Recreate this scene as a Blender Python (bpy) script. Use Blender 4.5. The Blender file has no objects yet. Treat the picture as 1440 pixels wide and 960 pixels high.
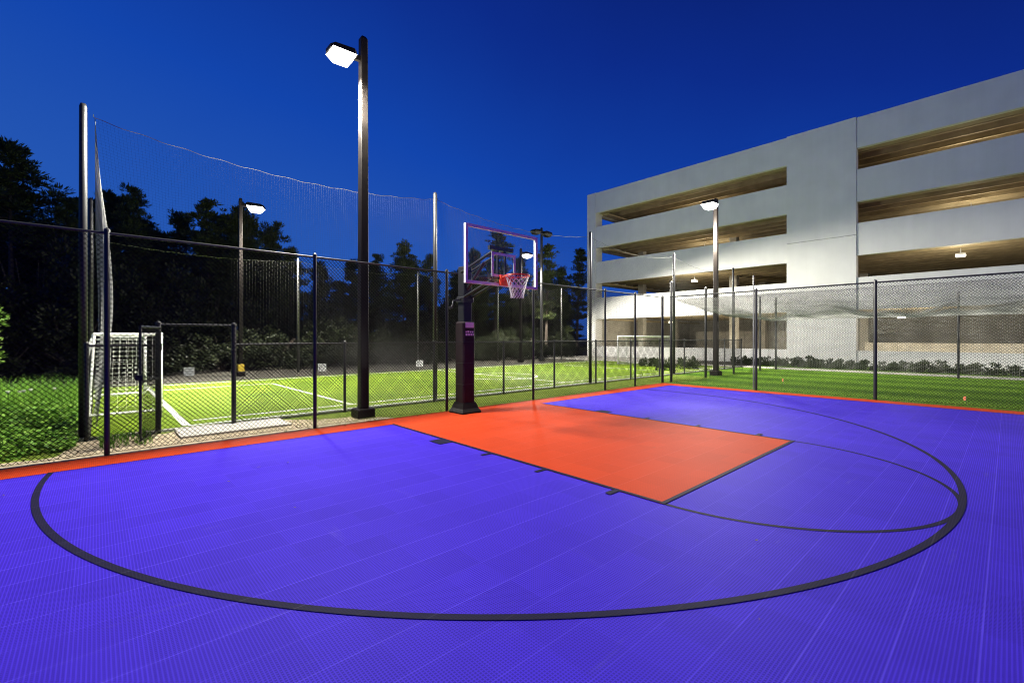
import bpy, math, random
import numpy as np
from mathutils import Vector, Matrix

PI = math.pi
random.seed(7)
RNG = np.random.default_rng(7)
SC = bpy.context.scene
COL = SC.collection

# ------------------------------------------------------------------ camera
cam_d = bpy.data.cameras.new('camera')
cam = bpy.data.objects.new('camera', cam_d)
COL.objects.link(cam)
cam.location = (-5.987, -2.225, 1.621)
cam.rotation_euler = (PI / 2, 0, math.radians(-42.463))
cam_d.sensor_width = 36.0
cam_d.lens = 638.72 / 1440 * 36.0
cam_d.shift_y = -0.0040
cam_d.clip_start = 0.05
cam_d.clip_end = 2000
SC.camera = cam

# ------------------------------------------------------------------ sky (dusk)
world = bpy.data.worlds.new("World")
SC.world = world
world.use_nodes = True
wn = world.node_tree
wn.nodes.clear()
w_out = wn.nodes.new('ShaderNodeOutputWorld')
w_bg = wn.nodes.new('ShaderNodeBackground')
w_bg.inputs['Strength'].default_value = 2.0
w_tc = wn.nodes.new('ShaderNodeTexCoord')
w_dot = wn.nodes.new('ShaderNodeVectorMath'); w_dot.operation = 'DOT_PRODUCT'
# brightest low in the west (where the sun went down), darkest high in the east
w_dot.inputs[1].default_value = Vector((-0.15, 0.25, -0.95)).normalized() * 0.5
w_ramp = wn.nodes.new('ShaderNodeValToRGB')
cr = w_ramp.color_ramp
cr.elements[0].position = 0.18;  cr.elements[0].color = (0.0012, 0.0056, 0.064, 1)
cr.elements[1].position = 0.51;  cr.elements[1].color = (0.0075, 0.039, 0.185, 1)
e = cr.elements.new(0.26); e.color = (0.0015, 0.0100, 0.102, 1)
e = cr.elements.new(0.39); e.color = (0.0025, 0.0240, 0.168, 1)
w_nz = wn.nodes.new('ShaderNodeTexNoise'); w_nz.inputs['Scale'].default_value = 2.2; w_nz.inputs['Detail'].default_value = 4
w_m = wn.nodes.new('ShaderNodeMath'); w_m.operation = 'MULTIPLY_ADD'
w_m.inputs[1].default_value = 0.06; w_m.inputs[2].default_value = 0.47
w_a = wn.nodes.new('ShaderNodeMath'); w_a.operation = 'ADD'
wn.links.new(w_tc.outputs['Generated'], w_dot.inputs[0])
wn.links.new(w_tc.outputs['Generated'], w_nz.inputs['Vector'])
wn.links.new(w_nz.outputs['Fac'], w_m.inputs[0])
wn.links.new(w_dot.outputs['Value'], w_a.inputs[0])
wn.links.new(w_m.outputs[0], w_a.inputs[1])
wn.links.new(w_a.outputs[0], w_ramp.inputs['Fac'])
wn.links.new(w_ramp.outputs['Color'], w_bg.inputs['Color'])
wn.links.new(w_bg.outputs[0], w_out.inputs['Surface'])

# ------------------------------------------------------------------ exposure / render
SC.view_settings.view_transform = 'Standard'
SC.view_settings.look = 'None'
SC.view_settings.exposure = 0.30
SC.view_settings.gamma = 1.0
SC.view_settings.use_curve_mapping = False
SC.render.engine = 'CYCLES'
cy = SC.cycles
cy.use_denoising = True
cy.filter_width = 1.1
cy.max_bounces = 6
cy.diffuse_bounces = 3
cy.glossy_bounces = 3
cy.transparent_max_bounces = 16
cy.sample_clamp_indirect = 4.0
cy.sample_clamp_direct = 0.0
cy.caustics_reflective = False
cy.caustics_refractive = False

# lamp strengths (all lamps are visible in the photograph or hang inside the lit garage)
P_MAIN = 2600.0
P_RIGHT = 2300.0
P_FAR = 5200.0
P_GARAGE = 150.0
LAMP_COL = (1.0, 0.96, 0.84)

# ------------------------------------------------------------------ materials
def mat(name, col, rough=0.6, metal=0.0, var=0.12, nscale=8.0, bump=0.0, bscale=40.0, spec=0.5, coords='Object'):
    m = bpy.data.materials.new(name); m.use_nodes = True
    nt = m.node_tree; b = nt.nodes['Principled BSDF']
    b.inputs['Roughness'].default_value = rough
    b.inputs['Metallic'].default_value = metal
    b.inputs['Specular IOR Level'].default_value = spec
    tc = nt.nodes.new('ShaderNodeTexCoord')
    n = nt.nodes.new('ShaderNodeTexNoise'); n.inputs['Scale'].default_value = nscale; n.inputs['Detail'].default_value = 5
    nt.links.new(tc.outputs[coords], n.inputs['Vector'])
    r = nt.nodes.new('ShaderNodeValToRGB')
    c = np.array(col)
    r.color_ramp.elements[0].position = 0.3; r.color_ramp.elements[1].position = 0.7
    r.color_ramp.elements[0].color = (*np.clip(c * (1 - var), 0, 1), 1)
    r.color_ramp.elements[1].color = (*np.clip(c * (1 + var), 0, 1), 1)
    nt.links.new(n.outputs['Fac'], r.inputs['Fac'])
    nt.links.new(r.outputs['Color'], b.inputs['Base Color'])
    if bump:
        n2 = nt.nodes.new('ShaderNodeTexNoise'); n2.inputs['Scale'].default_value = bscale; n2.inputs['Detail'].default_value = 4
        nt.links.new(tc.outputs[coords], n2.inputs['Vector'])
        bp = nt.nodes.new('ShaderNodeBump'); bp.inputs['Strength'].default_value = bump; bp.inputs['Distance'].default_value = 0.02
        nt.links.new(n2.outputs['Fac'], bp.inputs['Height'])
        nt.links.new(bp.outputs['Normal'], b.inputs['Normal'])
    return m

def emit(name, col, strength):
    m = bpy.data.materials.new(name); m.use_nodes = True
    nt = m.node_tree; nt.nodes.clear()
    o = nt.nodes.new('ShaderNodeOutputMaterial'); e = nt.nodes.new('ShaderNodeEmission')
    e.inputs['Color'].default_value = (*col, 1); e.inputs['Strength'].default_value = strength
    nt.links.new(e.outputs[0], o.inputs['Surface'])
    return m

def court_mat(name, col, dark=0.58, seam=1.34):
    """interlocking perforated sports tile: 30.5 cm tiles, 2 cm open grid, lighter seams"""
    m = bpy.data.materials.new(name); m.use_nodes = True
    nt = m.node_tree; b = nt.nodes['Principled BSDF']; L = nt.links.new
    def math_(op, a=None, v1=None, c=None):
        n = nt.nodes.new('ShaderNodeMath'); n.operation = op
        for i, q in enumerate((a, v1, c)):
            if q is None: continue
            if isinstance(q, (int, float)): n.inputs[i].default_value = q
            else: L(q, n.inputs[i])
        return n.outputs[0]
    tc = nt.nodes.new('ShaderNodeTexCoord'); sp = nt.nodes.new('ShaderNodeSeparateXYZ')
    L(tc.outputs['Object'], sp.inputs[0])
    x, y = sp.outputs[0], sp.outputs[1]
    T = 0.305; G = T / 17
    def rib(q):
        s = math_('SINE', math_('MULTIPLY', q, 2 * PI / G))
        mr = nt.nodes.new('ShaderNodeMapRange'); mr.interpolation_type = 'SMOOTHSTEP'
        L(s, mr.inputs['Value']); mr.inputs['From Min'].default_value = -0.1; mr.inputs['From Max'].default_value = 0.75
        return mr.outputs[0]
    def wear_(sc, sx_=1.0):
        mp = nt.nodes.new('ShaderNodeMapping'); mp.inputs['Scale'].default_value = (sc, sc * sx_, sc); mp.inputs['Rotation'].default_value = (0, 0, .6 * sx_)
        q = nt.nodes.new('ShaderNodeTexNoise'); q.inputs['Scale'].default_value = 1.0; q.inputs['Detail'].default_value = 5; q.inputs['Roughness'].default_value = .65
        L(tc.outputs['Object'], mp.inputs[0]); L(mp.outputs[0], q.inputs['Vector']); return q.outputs['Fac']
    grid = math_('MAXIMUM', rib(x), rib(y))
    def seamf(q, w):
        f = math_('FRACT', math_('DIVIDE', q, T))
        return math_('LESS_THAN', f, w)
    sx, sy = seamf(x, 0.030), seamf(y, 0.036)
    # seams lightened in the colour, by a random amount per tile row
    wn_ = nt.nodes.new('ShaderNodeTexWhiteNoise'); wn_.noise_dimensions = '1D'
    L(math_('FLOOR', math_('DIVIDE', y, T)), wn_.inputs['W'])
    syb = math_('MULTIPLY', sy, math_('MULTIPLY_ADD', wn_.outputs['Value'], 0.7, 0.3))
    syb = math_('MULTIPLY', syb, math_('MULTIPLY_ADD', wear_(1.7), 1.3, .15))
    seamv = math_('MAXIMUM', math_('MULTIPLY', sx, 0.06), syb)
    # per-tile shade
    cmb = nt.nodes.new('ShaderNodeCombineXYZ')
    L(math_('FLOOR', math_('DIVIDE', x, T)), cmb.inputs[0]); L(math_('FLOOR', math_('DIVIDE', y, T)), cmb.inputs[1])
    w2 = nt.nodes.new('ShaderNodeTexWhiteNoise'); w2.noise_dimensions = '2D'; L(cmb.outputs[0], w2.inputs['Vector'])
    tile = math_('MULTIPLY_ADD', w2.outputs['Value'], 0.10, 0.95)
    nz = nt.nodes.new('ShaderNodeTexNoise'); nz.inputs['Scale'].default_value = 0.55; nz.inputs['Detail'].default_value = 6; nz.inputs['Roughness'].default_value = 0.6
    L(tc.outputs['Object'], nz.inputs['Vector'])
    dirt = math_('MULTIPLY_ADD', nz.outputs['Fac'], 0.34, 0.83)
    shade = math_('MULTIPLY', math_('MULTIPLY', tile, dirt), math_('MULTIPLY_ADD', grid, 1 - dark, dark))
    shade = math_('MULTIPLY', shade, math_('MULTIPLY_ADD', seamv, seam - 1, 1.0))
    mix = nt.nodes.new('ShaderNodeVectorMath'); mix.operation = 'SCALE'
    mix.inputs[0].default_value = col
    L(shade, mix.inputs['Scale'])
    dust = nt.nodes.new('ShaderNodeMixRGB'); dust.inputs['Color2'].default_value = (0.30, 0.27, 0.34, 1)
    def smooth(q, a, b2):
        mr = nt.nodes.new('ShaderNodeMapRange'); mr.interpolation_type = 'SMOOTHSTEP'; L(q, mr.inputs['Value'])
        mr.inputs['From Min'].default_value = a; mr.inputs['From Max'].default_value = b2; return mr.outputs[0]
    scuff = math_('MAXIMUM', smooth(wear_(1.3, 7.0), .62, .78), smooth(wear_(2.6, .22), .64, .80))
    L(math_('ADD', math_('MULTIPLY', seamv, 0.10), math_('MULTIPLY', scuff, 0.10)), dust.inputs['Fac'])
    L(mix.outputs[0], dust.inputs['Color1'])
    L(dust.outputs[0], b.inputs['Base Color'])
    b.inputs['Roughness'].default_value = 0.62
    b.inputs['Specular IOR Level'].default_value = 0.035
    bp = nt.nodes.new('ShaderNodeBump'); bp.inputs['Strength'].default_value = 0.25; bp.inputs['Distance'].default_value = 0.003
    L(grid, bp.inputs['Height']); L(bp.outputs['Normal'], b.inputs['Normal'])
    return m

def turf_mat(name, c1, c2, stripe=0.0, sw=1.2):
    m = bpy.data.materials.new(name); m.use_nodes = True
    nt = m.node_tree; b = nt.nodes['Principled BSDF']; L = nt.links.new
    b.inputs['Roughness'].default_value = 0.9; b.inputs['Specular IOR Level'].default_value = 0.15
    tc = nt.nodes.new('ShaderNodeTexCoord')
    n = nt.nodes.new('ShaderNodeTexNoise'); n.inputs['Scale'].default_value = 26; n.inputs['Detail'].default_value = 8; n.inputs['Roughness'].default_value = 0.75
    n3 = nt.nodes.new('ShaderNodeTexNoise'); n3.inputs['Scale'].default_value = 0.6; n3.inputs['Detail'].default_value = 4
    L(tc.outputs['Object'], n.inputs['Vector']); L(tc.outputs['Object'], n3.inputs['Vector'])
    ad = nt.nodes.new('ShaderNodeMath'); ad.operation = 'MULTIPLY_ADD'; ad.inputs[1].default_value = 0.5
    ad2 = nt.nodes.new('ShaderNodeMath'); ad2.operation = 'MULTIPLY'; ad2.inputs[1].default_value = 0.5
    L(n3.outputs['Fac'], ad2.inputs[0]); L(n.outputs['Fac'], ad.inputs[0]); L(ad2.outputs[0], ad.inputs[2])
    fac = ad.outputs[0]
    if stripe:  # alternating bands put the cage's shadow stripes into the grass colour
        sp = nt.nodes.new('ShaderNodeSeparateXYZ'); L(tc.outputs['Object'], sp.inputs[0])
        s = nt.nodes.new('ShaderNodeMath'); s.operation = 'MULTIPLY'; s.inputs[1].default_value = PI / sw; L(sp.outputs[0], s.inputs[0])
        s2 = nt.nodes.new('ShaderNodeMath'); s2.operation = 'SINE'; L(s.outputs[0], s2.inputs[0])
        s3 = nt.nodes.new('ShaderNodeMath'); s3.operation = 'MULTIPLY_ADD'; s3.inputs[1].default_value = stripe
        L(s2.outputs[0], s3.inputs[0]); L(fac, s3.inputs[2]); fac = s3.outputs[0]
    r = nt.nodes.new('ShaderNodeValToRGB')
    r.color_ramp.elements[0].position = 0.33; r.color_ramp.elements[0].color = (*c1, 1)
    r.color_ramp.elements[1].position = 0.68; r.color_ramp.elements[1].color = (*c2, 1)
    L(fac, r.inputs['Fac']); L(r.outputs['Color'], b.inputs['Base Color'])
    n2 = nt.nodes.new('ShaderNodeTexNoise'); n2.inputs['Scale'].default_value = 60; n2.inputs['Detail'].default_value = 4
    L(tc.outputs['Object'], n2.inputs['Vector'])
    bp = nt.nodes.new('ShaderNodeBump'); bp.inputs['Strength'].default_value = 0.8; bp.inputs['Distance'].default_value = 0.03
    L(n2.outputs['Fac'], bp.inputs['Height']); L(bp.outputs['Normal'], b.inputs['Normal'])
    return m

def facade_mat():
    m = mat('white_precast_concrete', (0.74, 0.735, 0.70), 0.8, var=0.05, nscale=0.8, bump=0.05, bscale=50)
    nt = m.node_tree; b = nt.nodes['Principled BSDF']; L = nt.links.new
    src = b.inputs['Base Color'].links[0].from_socket
    tc = nt.nodes.new('ShaderNodeTexCoord'); mp = nt.nodes.new('ShaderNodeMapping'); mp.inputs['Scale'].default_value = (2.2, 2.2, .12)
    n = nt.nodes.new('ShaderNodeTexNoise'); n.inputs['Scale'].default_value = 1.0; n.inputs['Detail'].default_value = 6; n.inputs['Roughness'].default_value = .7
    L(tc.outputs['Object'], mp.inputs[0]); L(mp.outputs[0], n.inputs['Vector'])
    r = nt.nodes.new('ShaderNodeValToRGB'); r.color_ramp.elements[0].position = .35; r.color_ramp.elements[0].color = (.965, .963, .955, 1)
    r.color_ramp.elements[1].position = .62; r.color_ramp.elements[1].color = (1, 1, 1, 1)
    mx = nt.nodes.new('ShaderNodeMixRGB'); mx.blend_type = 'MULTIPLY'; mx.inputs['Fac'].default_value = 1
    L(n.outputs['Fac'], r.inputs['Fac']); L(src, mx.inputs['Color1']); L(r.outputs['Color'], mx.inputs['Color2']); L(mx.outputs[0], b.inputs['Base Color'])
    return m

def leaf_mat(name, c1, c2, rough=0.55, transl=0.0):
    m = bpy.data.materials.new(name); m.use_nodes = True
    nt = m.node_tree; b = nt.nodes['Principled BSDF']; L = nt.links.new
    g = nt.nodes.new('ShaderNodeNewGeometry')
    r = nt.nodes.new('ShaderNodeValToRGB')
    r.color_ramp.elements[0].color = (*c1, 1); r.color_ramp.elements[1].color = (*c2, 1)
    L(g.outputs['Random Per Island'], r.inputs['Fac']); L(r.outputs['Color'], b.inputs['Base Color'])
    b.inputs['Roughness'].default_value = rough; b.inputs['Specular IOR Level'].default_value = 0.25
    if transl:
        o = nt.nodes['Material Output']
        t = nt.nodes.new('ShaderNodeBsdfTranslucent'); L(r.outputs['Color'], t.inputs['Color'])
        mx = nt.nodes.new('ShaderNodeMixShader'); mx.inputs['Fac'].default_value = transl
        L(b.outputs[0], mx.inputs[1]); L(t.outputs[0], mx.inputs[2]); L(mx.outputs[0], o.inputs['Surface'])
    return m

BLUE = (0.066, 0.031, 0.64); RED = (0.63, 0.062, 0.016); NAVY = (0.020, 0.018, 0.050)
M = dict(
    court=court_mat('court_tile_blue', BLUE),
    red=court_mat('court_tile_red', RED, dark=0.66, seam=1.15),
    navy=court_mat('court_line_navy', NAVY, dark=0.7, seam=1.1),
    soil=mat('soil', (0.035, 0.032, 0.022), 0.95, var=0.35, nscale=1.5, bump=0.6, bscale=20),
    sand=mat('sand', (0.40, 0.33, 0.22), 0.95, var=0.35, nscale=9, bump=0.9, bscale=45),
    turf=turf_mat('synthetic_turf', (0.090, 0.165, 0.006), (0.225, 0.335, 0.018)),
    lawn=turf_mat('lawn', (0.036, 0.095, 0.006), (0.145, 0.275, 0.020), stripe=0.16, sw=1.15),
    verge=turf_mat('verge_grass', (0.08, 0.14, 0.012), (0.23, 0.30, 0.04)),
    white_line=mat('white_line_paint', (0.72, 0.73, 0.70), 0.8, var=0.12, nscale=30),
    conc=mat('concrete', (0.46, 0.44, 0.39), 0.85, var=0.14, nscale=2.5, bump=0.2, bscale=60),
    facade=facade_mat(),
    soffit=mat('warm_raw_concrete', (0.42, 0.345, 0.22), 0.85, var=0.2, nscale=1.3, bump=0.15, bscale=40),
    black=mat('black_powder_coat', (0.012, 0.012, 0.013), 0.38, var=0.2, nscale=15, spec=0.5),
    bronze=mat('dark_bronze_paint', (0.010, 0.008, 0.007), 0.45, var=0.2, nscale=6, spec=0.15),
    steel=mat('galvanised_steel', (0.20, 0.20, 0.195), 0.42, 0.8, var=0.15, nscale=12),
    vinyl=mat('black_vinyl_wire', (0.010, 0.010, 0.010), 0.5, var=0.25, nscale=4, spec=0.03),
    twine=mat('grey_net_twine', (0.028, 0.028, 0.026), 0.8, var=0.25, nscale=3, spec=0.0),
    cage_twine=mat('cage_net_twine', (0.26, 0.26, 0.255), 0.8, var=0.35, nscale=1.5, spec=0.0),
    dark_twine=mat('dark_net_twine', (0.022, 0.022, 0.02), 0.8, var=0.25, nscale=3, spec=0.0),
    white_twine=mat('white_net_cord', (0.75, 0.75, 0.72), 0.75, var=0.15, nscale=8),
    white=mat('white_enamel', (0.78, 0.78, 0.77), 0.35, var=0.05, nscale=6),
    pad=mat('dark_maroon_pad_vinyl', (0.020, 0.013, 0.015), 0.55, var=0.25, nscale=5, bump=0.12, bscale=9, spec=0.2),
    rim=mat('orange_rim_paint', (0.75, 0.07, 0.025), 0.4, var=0.1, nscale=20),
    sticker=mat('white_sticker', (0.70, 0.70, 0.72), 0.5, var=0.08, nscale=30),
    lens=emit('lamp_lens', (1.0, 0.97, 0.88), 7.0),
    tube=emit('garage_lamp_lens', (1.0, 0.93, 0.75), 8.0),
    bark=mat('pine_bark', (0.055, 0.042, 0.032), 0.9, var=0.3, nscale=6, bump=0.6, bscale=12),
    needle=leaf_mat('pine_needles', (0.032, 0.052, 0.016), (0.090, 0.110, 0.034), transl=0.2),
    broad=leaf_mat('broad_leaves', (0.005, 0.009, 0.003), (0.017, 0.022, 0.006), transl=0.05),
    bright=leaf_mat('bright_leaves', (0.055, 0.13, 0.016), (0.17, 0.27, 0.045), transl=0.3),
    cover=leaf_mat('groundcover_leaves', (0.07, 0.18, 0.02), (0.22, 0.40, 0.05), transl=0.2),
    blade=leaf_mat('tall_grass_blades', (0.07, 0.20, 0.016), (0.20, 0.38, 0.04), transl=0.35),
    vblade=leaf_mat('verge_blades', (0.08, 0.14, 0.015), (0.28, 0.32, 0.06), transl=0.2),
    lblade=leaf_mat('lawn_blades', (0.036, 0.095, 0.006), (0.145, 0.255, 0.022), transl=0.2),
    hedge=leaf_mat('hedge_leaves', (0.012, 0.022, 0.008), (0.045, 0.060, 0.020), transl=0.15),
    orange=mat('orange_flag', (0.80, 0.20, 0.10), 0.6, var=0.08, nscale=20),
    yellow=mat('yellow_guard', (0.65, 0.45, 0.03), 0.6, var=0.1, nscale=10),
)
def glass_mat():
    m = bpy.data.materials.new('backboard_glass'); m.use_nodes = True
    nt = m.node_tree; nt.nodes.clear(); L = nt.links.new
    o = nt.nodes.new('ShaderNodeOutputMaterial')
    t = nt.nodes.new('ShaderNodeBsdfTransparent'); t.inputs['Color'].default_value = (0.97, 0.985, 0.98, 1)
    g = nt.nodes.new('ShaderNodeBsdfGlossy'); g.inputs['Roughness'].default_value = 0.03
    d = nt.nodes.new('ShaderNodeBsdfDiffuse'); d.inputs['Color'].default_value = (0.5, 0.55, 0.6, 1)
    f = nt.nodes.new('ShaderNodeFresnel'); f.inputs['IOR'].default_value = 1.5
    m1 = nt.nodes.new('ShaderNodeMixShader'); m1.inputs['Fac'].default_value = 0.025
    m2 = nt.nodes.new('ShaderNodeMixShader')
    L(t.outputs[0], m1.inputs[1]); L(d.outputs[0], m1.inputs[2])
    gi = nt.nodes.new('ShaderNodeNewGeometry'); ff = nt.nodes.new('ShaderNodeMath'); ff.operation = 'MULTIPLY'
    fi = nt.nodes.new('ShaderNodeMath'); fi.operation = 'SUBTRACT'; fi.inputs[0].default_value = 1.0
    L(gi.outputs['Backfacing'], fi.inputs[1]); L(f.outputs[0], ff.inputs[0]); L(fi.outputs[0], ff.inputs[1])
    L(ff.outputs[0], m2.inputs['Fac']); L(m1.outputs[0], m2.inputs[1]); L(g.outputs[0], m2.inputs[2])
    L(m2.outputs[0], o.inputs['Surface'])
    return m
M['glass'] = glass_mat()

# ------------------------------------------------------------------ mesh helpers
class MB:
    def __init__(s): s.v = []; s.f = []; s.n = 0; s.smooth = False
    def add(s, v, f):
        v = np.asarray(v, float).reshape(-1, 3); f = np.asarray(f, int)
        s.v.append(v); s.f.append(f + s.n); s.n += len(v); return s
    def box(s, x0, x1, y0, y1, z0, z1):
        v = [(x, y, z) for z in (z0, z1) for y in (y0, y1) for x in (x0, x1)]
        return s.add(v, [(0, 2, 3, 1), (4, 5, 7, 6), (0, 1, 5, 4), (2, 6, 7, 3), (0, 4, 6, 2), (1, 3, 7, 5)])
    def bbox(s, x0, x1, y0, y1, z0, z1, b):
        """box with chamfered vertical and top edges"""
        def ring(i, z): return [(x0+i+b, y0+i, z), (x1-i-b, y0+i, z), (x1-i, y0+i+b, z), (x1-i, y1-i-b, z), (x1-i-b, y1-i, z), (x0+i+b, y1-i, z), (x0+i, y1-i-b, z), (x0+i, y0+i+b, z)]
        return s.loft([ring(0, z0), ring(0, z1 - b), ring(b * .7, z1)])
    def loft(s, rings, cap=True):
        k = len(rings[0]); v = [p for r in rings for p in r]; f = []
        for j in range(len(rings) - 1):
            for i in range(k):
                a, b2 = j * k + i, j * k + (i + 1) % k
                f.append((a, b2, b2 + k, a + k))
        s.add(v, f)
        if cap:
            c0 = np.mean(rings[0], axis=0); c1 = np.mean(rings[-1], axis=0)
            base = s.n - len(v)
            s.add([c0, c1], np.zeros((0, 4), int))
            i0, i1 = s.n - 2, s.n - 1; o = (len(rings) - 1) * k + base
            t = [(i0, base + (i + 1) % k, base + i, i0) for i in range(k)] + [(i1, o + i, o + (i + 1) % k, i1) for i in range(k)]
            s.f.append(np.array(t))
        return s
    def tube(s, pts, rad, k=10, cap=True):
        pts = [Vector(p) for p in pts]; n = len(pts)
        rad = [rad] * n if not hasattr(rad, '__len__') else rad
        rings = []; up = None
        for i, p in enumerate(pts):
            t = (pts[min(i + 1, n - 1)] - pts[max(i - 1, 0)]).normalized()
            if up is None: up = Vector((0, 0, 1)) if abs(t.z) < .9 else Vector((1, 0, 0))
            a = t.cross(up).normalized(); b = a.cross(t).normalized(); up = b
            rings.append([tuple(p + rad[i] * (math.cos(2 * PI * j / k) * a + math.sin(2 * PI * j / k) * b)) for j in range(k)])
        return s.loft(rings, cap)
    def ring(s, c, R, r, k=40, kk=8):
        pts = [(c[0] + R * math.cos(2 * PI * i / k), c[1] + R * math.sin(2 * PI * i / k), c[2]) for i in range(k + 1)]
        return s.tube(pts, r, kk, False)
    def bars(s, A, B, r):
        """many thin prisms (triangular section) from points A to points B"""
        A = np.asarray(A, float); B = np.asarray(B, float)
        if len(A) == 0: return s
        t = B - A; t /= np.maximum(np.linalg.norm(t, axis=1, keepdims=True), 1e-9)
        up = np.where(np.abs(t[:, 2:3]) < .9, np.array([[0, 0, 1.]]), np.array([[1., 0, 0]]))
        a = np.cross(t, up); a /= np.linalg.norm(a, axis=1, keepdims=True); b = np.cross(a, t)
        vs = []
        for P in (A, B):
            for j in range(3):
                vs.append(P + r * (math.cos(2 * PI * j / 3 + .5) * a + math.sin(2 * PI * j / 3 + .5) * b))
        v = np.stack(vs, axis=1).reshape(-1, 3)
        base = (np.arange(len(A)) * 6)[:, None]
        f = np.concatenate([base + np.array([[j, (j + 1) % 3, 3 + (j + 1) % 3, 3 + j]]) for j in range(3)])
        return s.add(v, f)
    def grid(s, nodes, r):
        """twine net: nodes[i, j] are knots; cords along both directions"""
        N = np.asarray(nodes)
        s.bars(N[:-1].reshape(-1, 3), N[1:].reshape(-1, 3), r)
        s.bars(N[:, :-1].reshape(-1, 3), N[:, 1:].reshape(-1, 3), r)
        return s
    def quads(s, C, U, V):
        C, U, V = (np.asarray(q, float) for q in (C, U, V))
        v = np.stack([C - U - V, C + U - V, C + U + V, C - U + V], axis=1).reshape(-1, 3)
        f = (np.arange(len(C)) * 4)[:, None] + np.array([[0, 1, 2, 3]])
        return s.add(v, f)
    def leaves(s, C, D, L, Wd, rng, flat=0.0):
        """diamond shaped leaves centred at C pointing along D"""
        n = len(C); D = D / np.linalg.norm(D, axis=1, keepdims=True)
        q = rng.normal(size=(n, 3))
        if flat: q = q * (1 - flat) + np.cross(D, np.array([0, 0, 1.])) * flat * np.where(rng.uniform(size=(n, 1)) < .5, -1, 1) * 1.6
        q -= (q * D).sum(1, keepdims=True) * D; q /= np.linalg.norm(q, axis=1, keepdims=True)
        L = np.broadcast_to(np.asarray(L, float), (n,))[:, None]; Wd = np.broadcast_to(np.asarray(Wd, float), (n,))[:, None]
        v = np.stack([C - D * L / 2, C + q * Wd / 2, C + D * L / 2, C - q * Wd / 2], axis=1).reshape(-1, 3)
        f = (np.arange(n) * 4)[:, None] + np.array([[0, 1, 2, 3]])
        return s.add(v, f)
    def build(s, name, m, parent=None, smooth=False, loc=None):
        me = bpy.data.meshes.new(name)
        v = np.concatenate(s.v)
        faces = []
        for f in s.f:
            for q in f.tolist():
                if len(q) == 4 and (q[0] == q[3]): q = q[:3]
                faces.append(q)
        if loc is not None: v = v - np.array(loc)
        me.from_pydata(v.tolist(), [], faces); me.update()
        if smooth: me.polygons.foreach_set('use_smooth', [True] * len(me.polygons))
        me.materials.append(m)
        o = bpy.data.objects.new(name, me); COL.objects.link(o)
        if loc is not None: o.location = loc
        if parent is not None: o.parent = parent
        return o

def thing(name, label, cat, loc=(0, 0, 0), rz=0.0, group=None):
    o = bpy.data.objects.new(name, None); COL.objects.link(o)
    o.location = loc; o.rotation_euler = (0, 0, rz); o.empty_display_size = .2
    return tag(o, label, cat, group)
def tag(o, label, cat, group=None):
    o['label'] = label; o['category'] = cat
    if group: o['group'] = group
    return o
def kind(o, k='structure'): o['kind'] = k; return o
def copy_tree(o, parent=None):
    c = o.copy(); COL.objects.link(c)
    if parent is not None: c.parent = parent
    for ch in o.children: copy_tree(ch, c)
    return c
def sheet(x0, x1, y0, y1, z, nx=1, ny=1):
    mb = MB(); xs = np.linspace(x0, x1, nx + 1); ys = np.linspace(y0, y1, ny + 1)
    v = [(x, y, z) for y in ys for x in xs]
    f = [(j * (nx + 1) + i, j * (nx + 1) + i + 1, (j + 1) * (nx + 1) + i + 1, (j + 1) * (nx + 1) + i) for j in range(ny) for i in range(nx)]
    return mb.add(v, f)
def arc_band(c, R, w, a0, a1, z, n=120, ry=1.0):
    mb = MB(); v = []; f = []
    for i in range(n + 1):
        a = a0 + (a1 - a0) * i / n
        for rr in (R - w / 2, R + w / 2):
            v.append((c[0] + rr * math.cos(a), c[1] + rr * ry * math.sin(a), z))
    f = [(2 * i, 2 * i + 1, 2 * i + 3, 2 * i + 2) for i in range(n)]
    return mb.add(v, f)

# ================================================================== SETTING
kind(sheet(-400, 400, -400, 400, 0.0, 8, 8).build('ground', M['soil']))
kind(sheet(-16, 40, -14, 7.55, 0.006).build('lawn', M['lawn']))
# sandy strip between court and field, wavy edge that gives way to grass
def sand_strip():
    mb = MB(); v = []; n = 70
    for i in range(n + 1):
        x = -14 + 12.4 * i / n
        q = max(0, (x + 4.0) / 2.6)
        top = 7.42 - 1.35 * min(1, q) ** 1.5 + .10 * math.sin(x * 5.1) + .06 * math.sin(x * 13.7)
        if x < -6.3: top = 6.55 + .18 * math.sin(x * 3) + .08 * math.sin(x * 9)
        v += [(x, 5.70, 0.014), (x, max(top, 5.72), 0.014)]
    return mb.add(v, [(2 * i, 2 * i + 2, 2 * i + 3, 2 * i + 1) for i in range(n)])
kind(sheet(-16, 12.5, 5.7, 7.56, 0.010).build('verge', M['verge']))
kind(sand_strip().build('sand_strip', M['sand']))
tf = kind(sheet(-6.05, 20.3, 7.56, 17.3, 0.008).build('turf_field', M['turf']))
z = 0.013
fl = MB()
for q in (sheet(-4.75, 19.9, 7.86, 7.93, z), sheet(-4.60, 19.9, 8.42, 8.50, z), sheet(-4.75, 19.9, 16.80, 16.92, z),
          sheet(-4.83, -4.71, 7.93, 16.80, z), sheet(17.55, 17.66, 8.5, 16.80, z),
          sheet(-1.50, -1.41, 8.50, 15.2, z), sheet(-4.71, -1.50, 15.1, 15.2, z),
          sheet(6.36, 6.45, 8.50, 16.8, z), arc_band((6.4, 12.0), 1.5, .09, 0, 2 * PI, z + .003, 64),
          sheet(13.9, 13.98, 9.2, 15.2, z), sheet(13.98, 17.55, 9.2, 9.28, z), sheet(13.98, 17.55, 15.12, 15.2, z)):
    fl.add(np.concatenate(q.v), np.concatenate(q.f))
fl.build('field_line', M['white_line'], tf)
kind(MB().box(-5.0, -3.35, 6.62, 7.44, 0.0, 0.045).build('concrete_pad', M['conc']))
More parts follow.
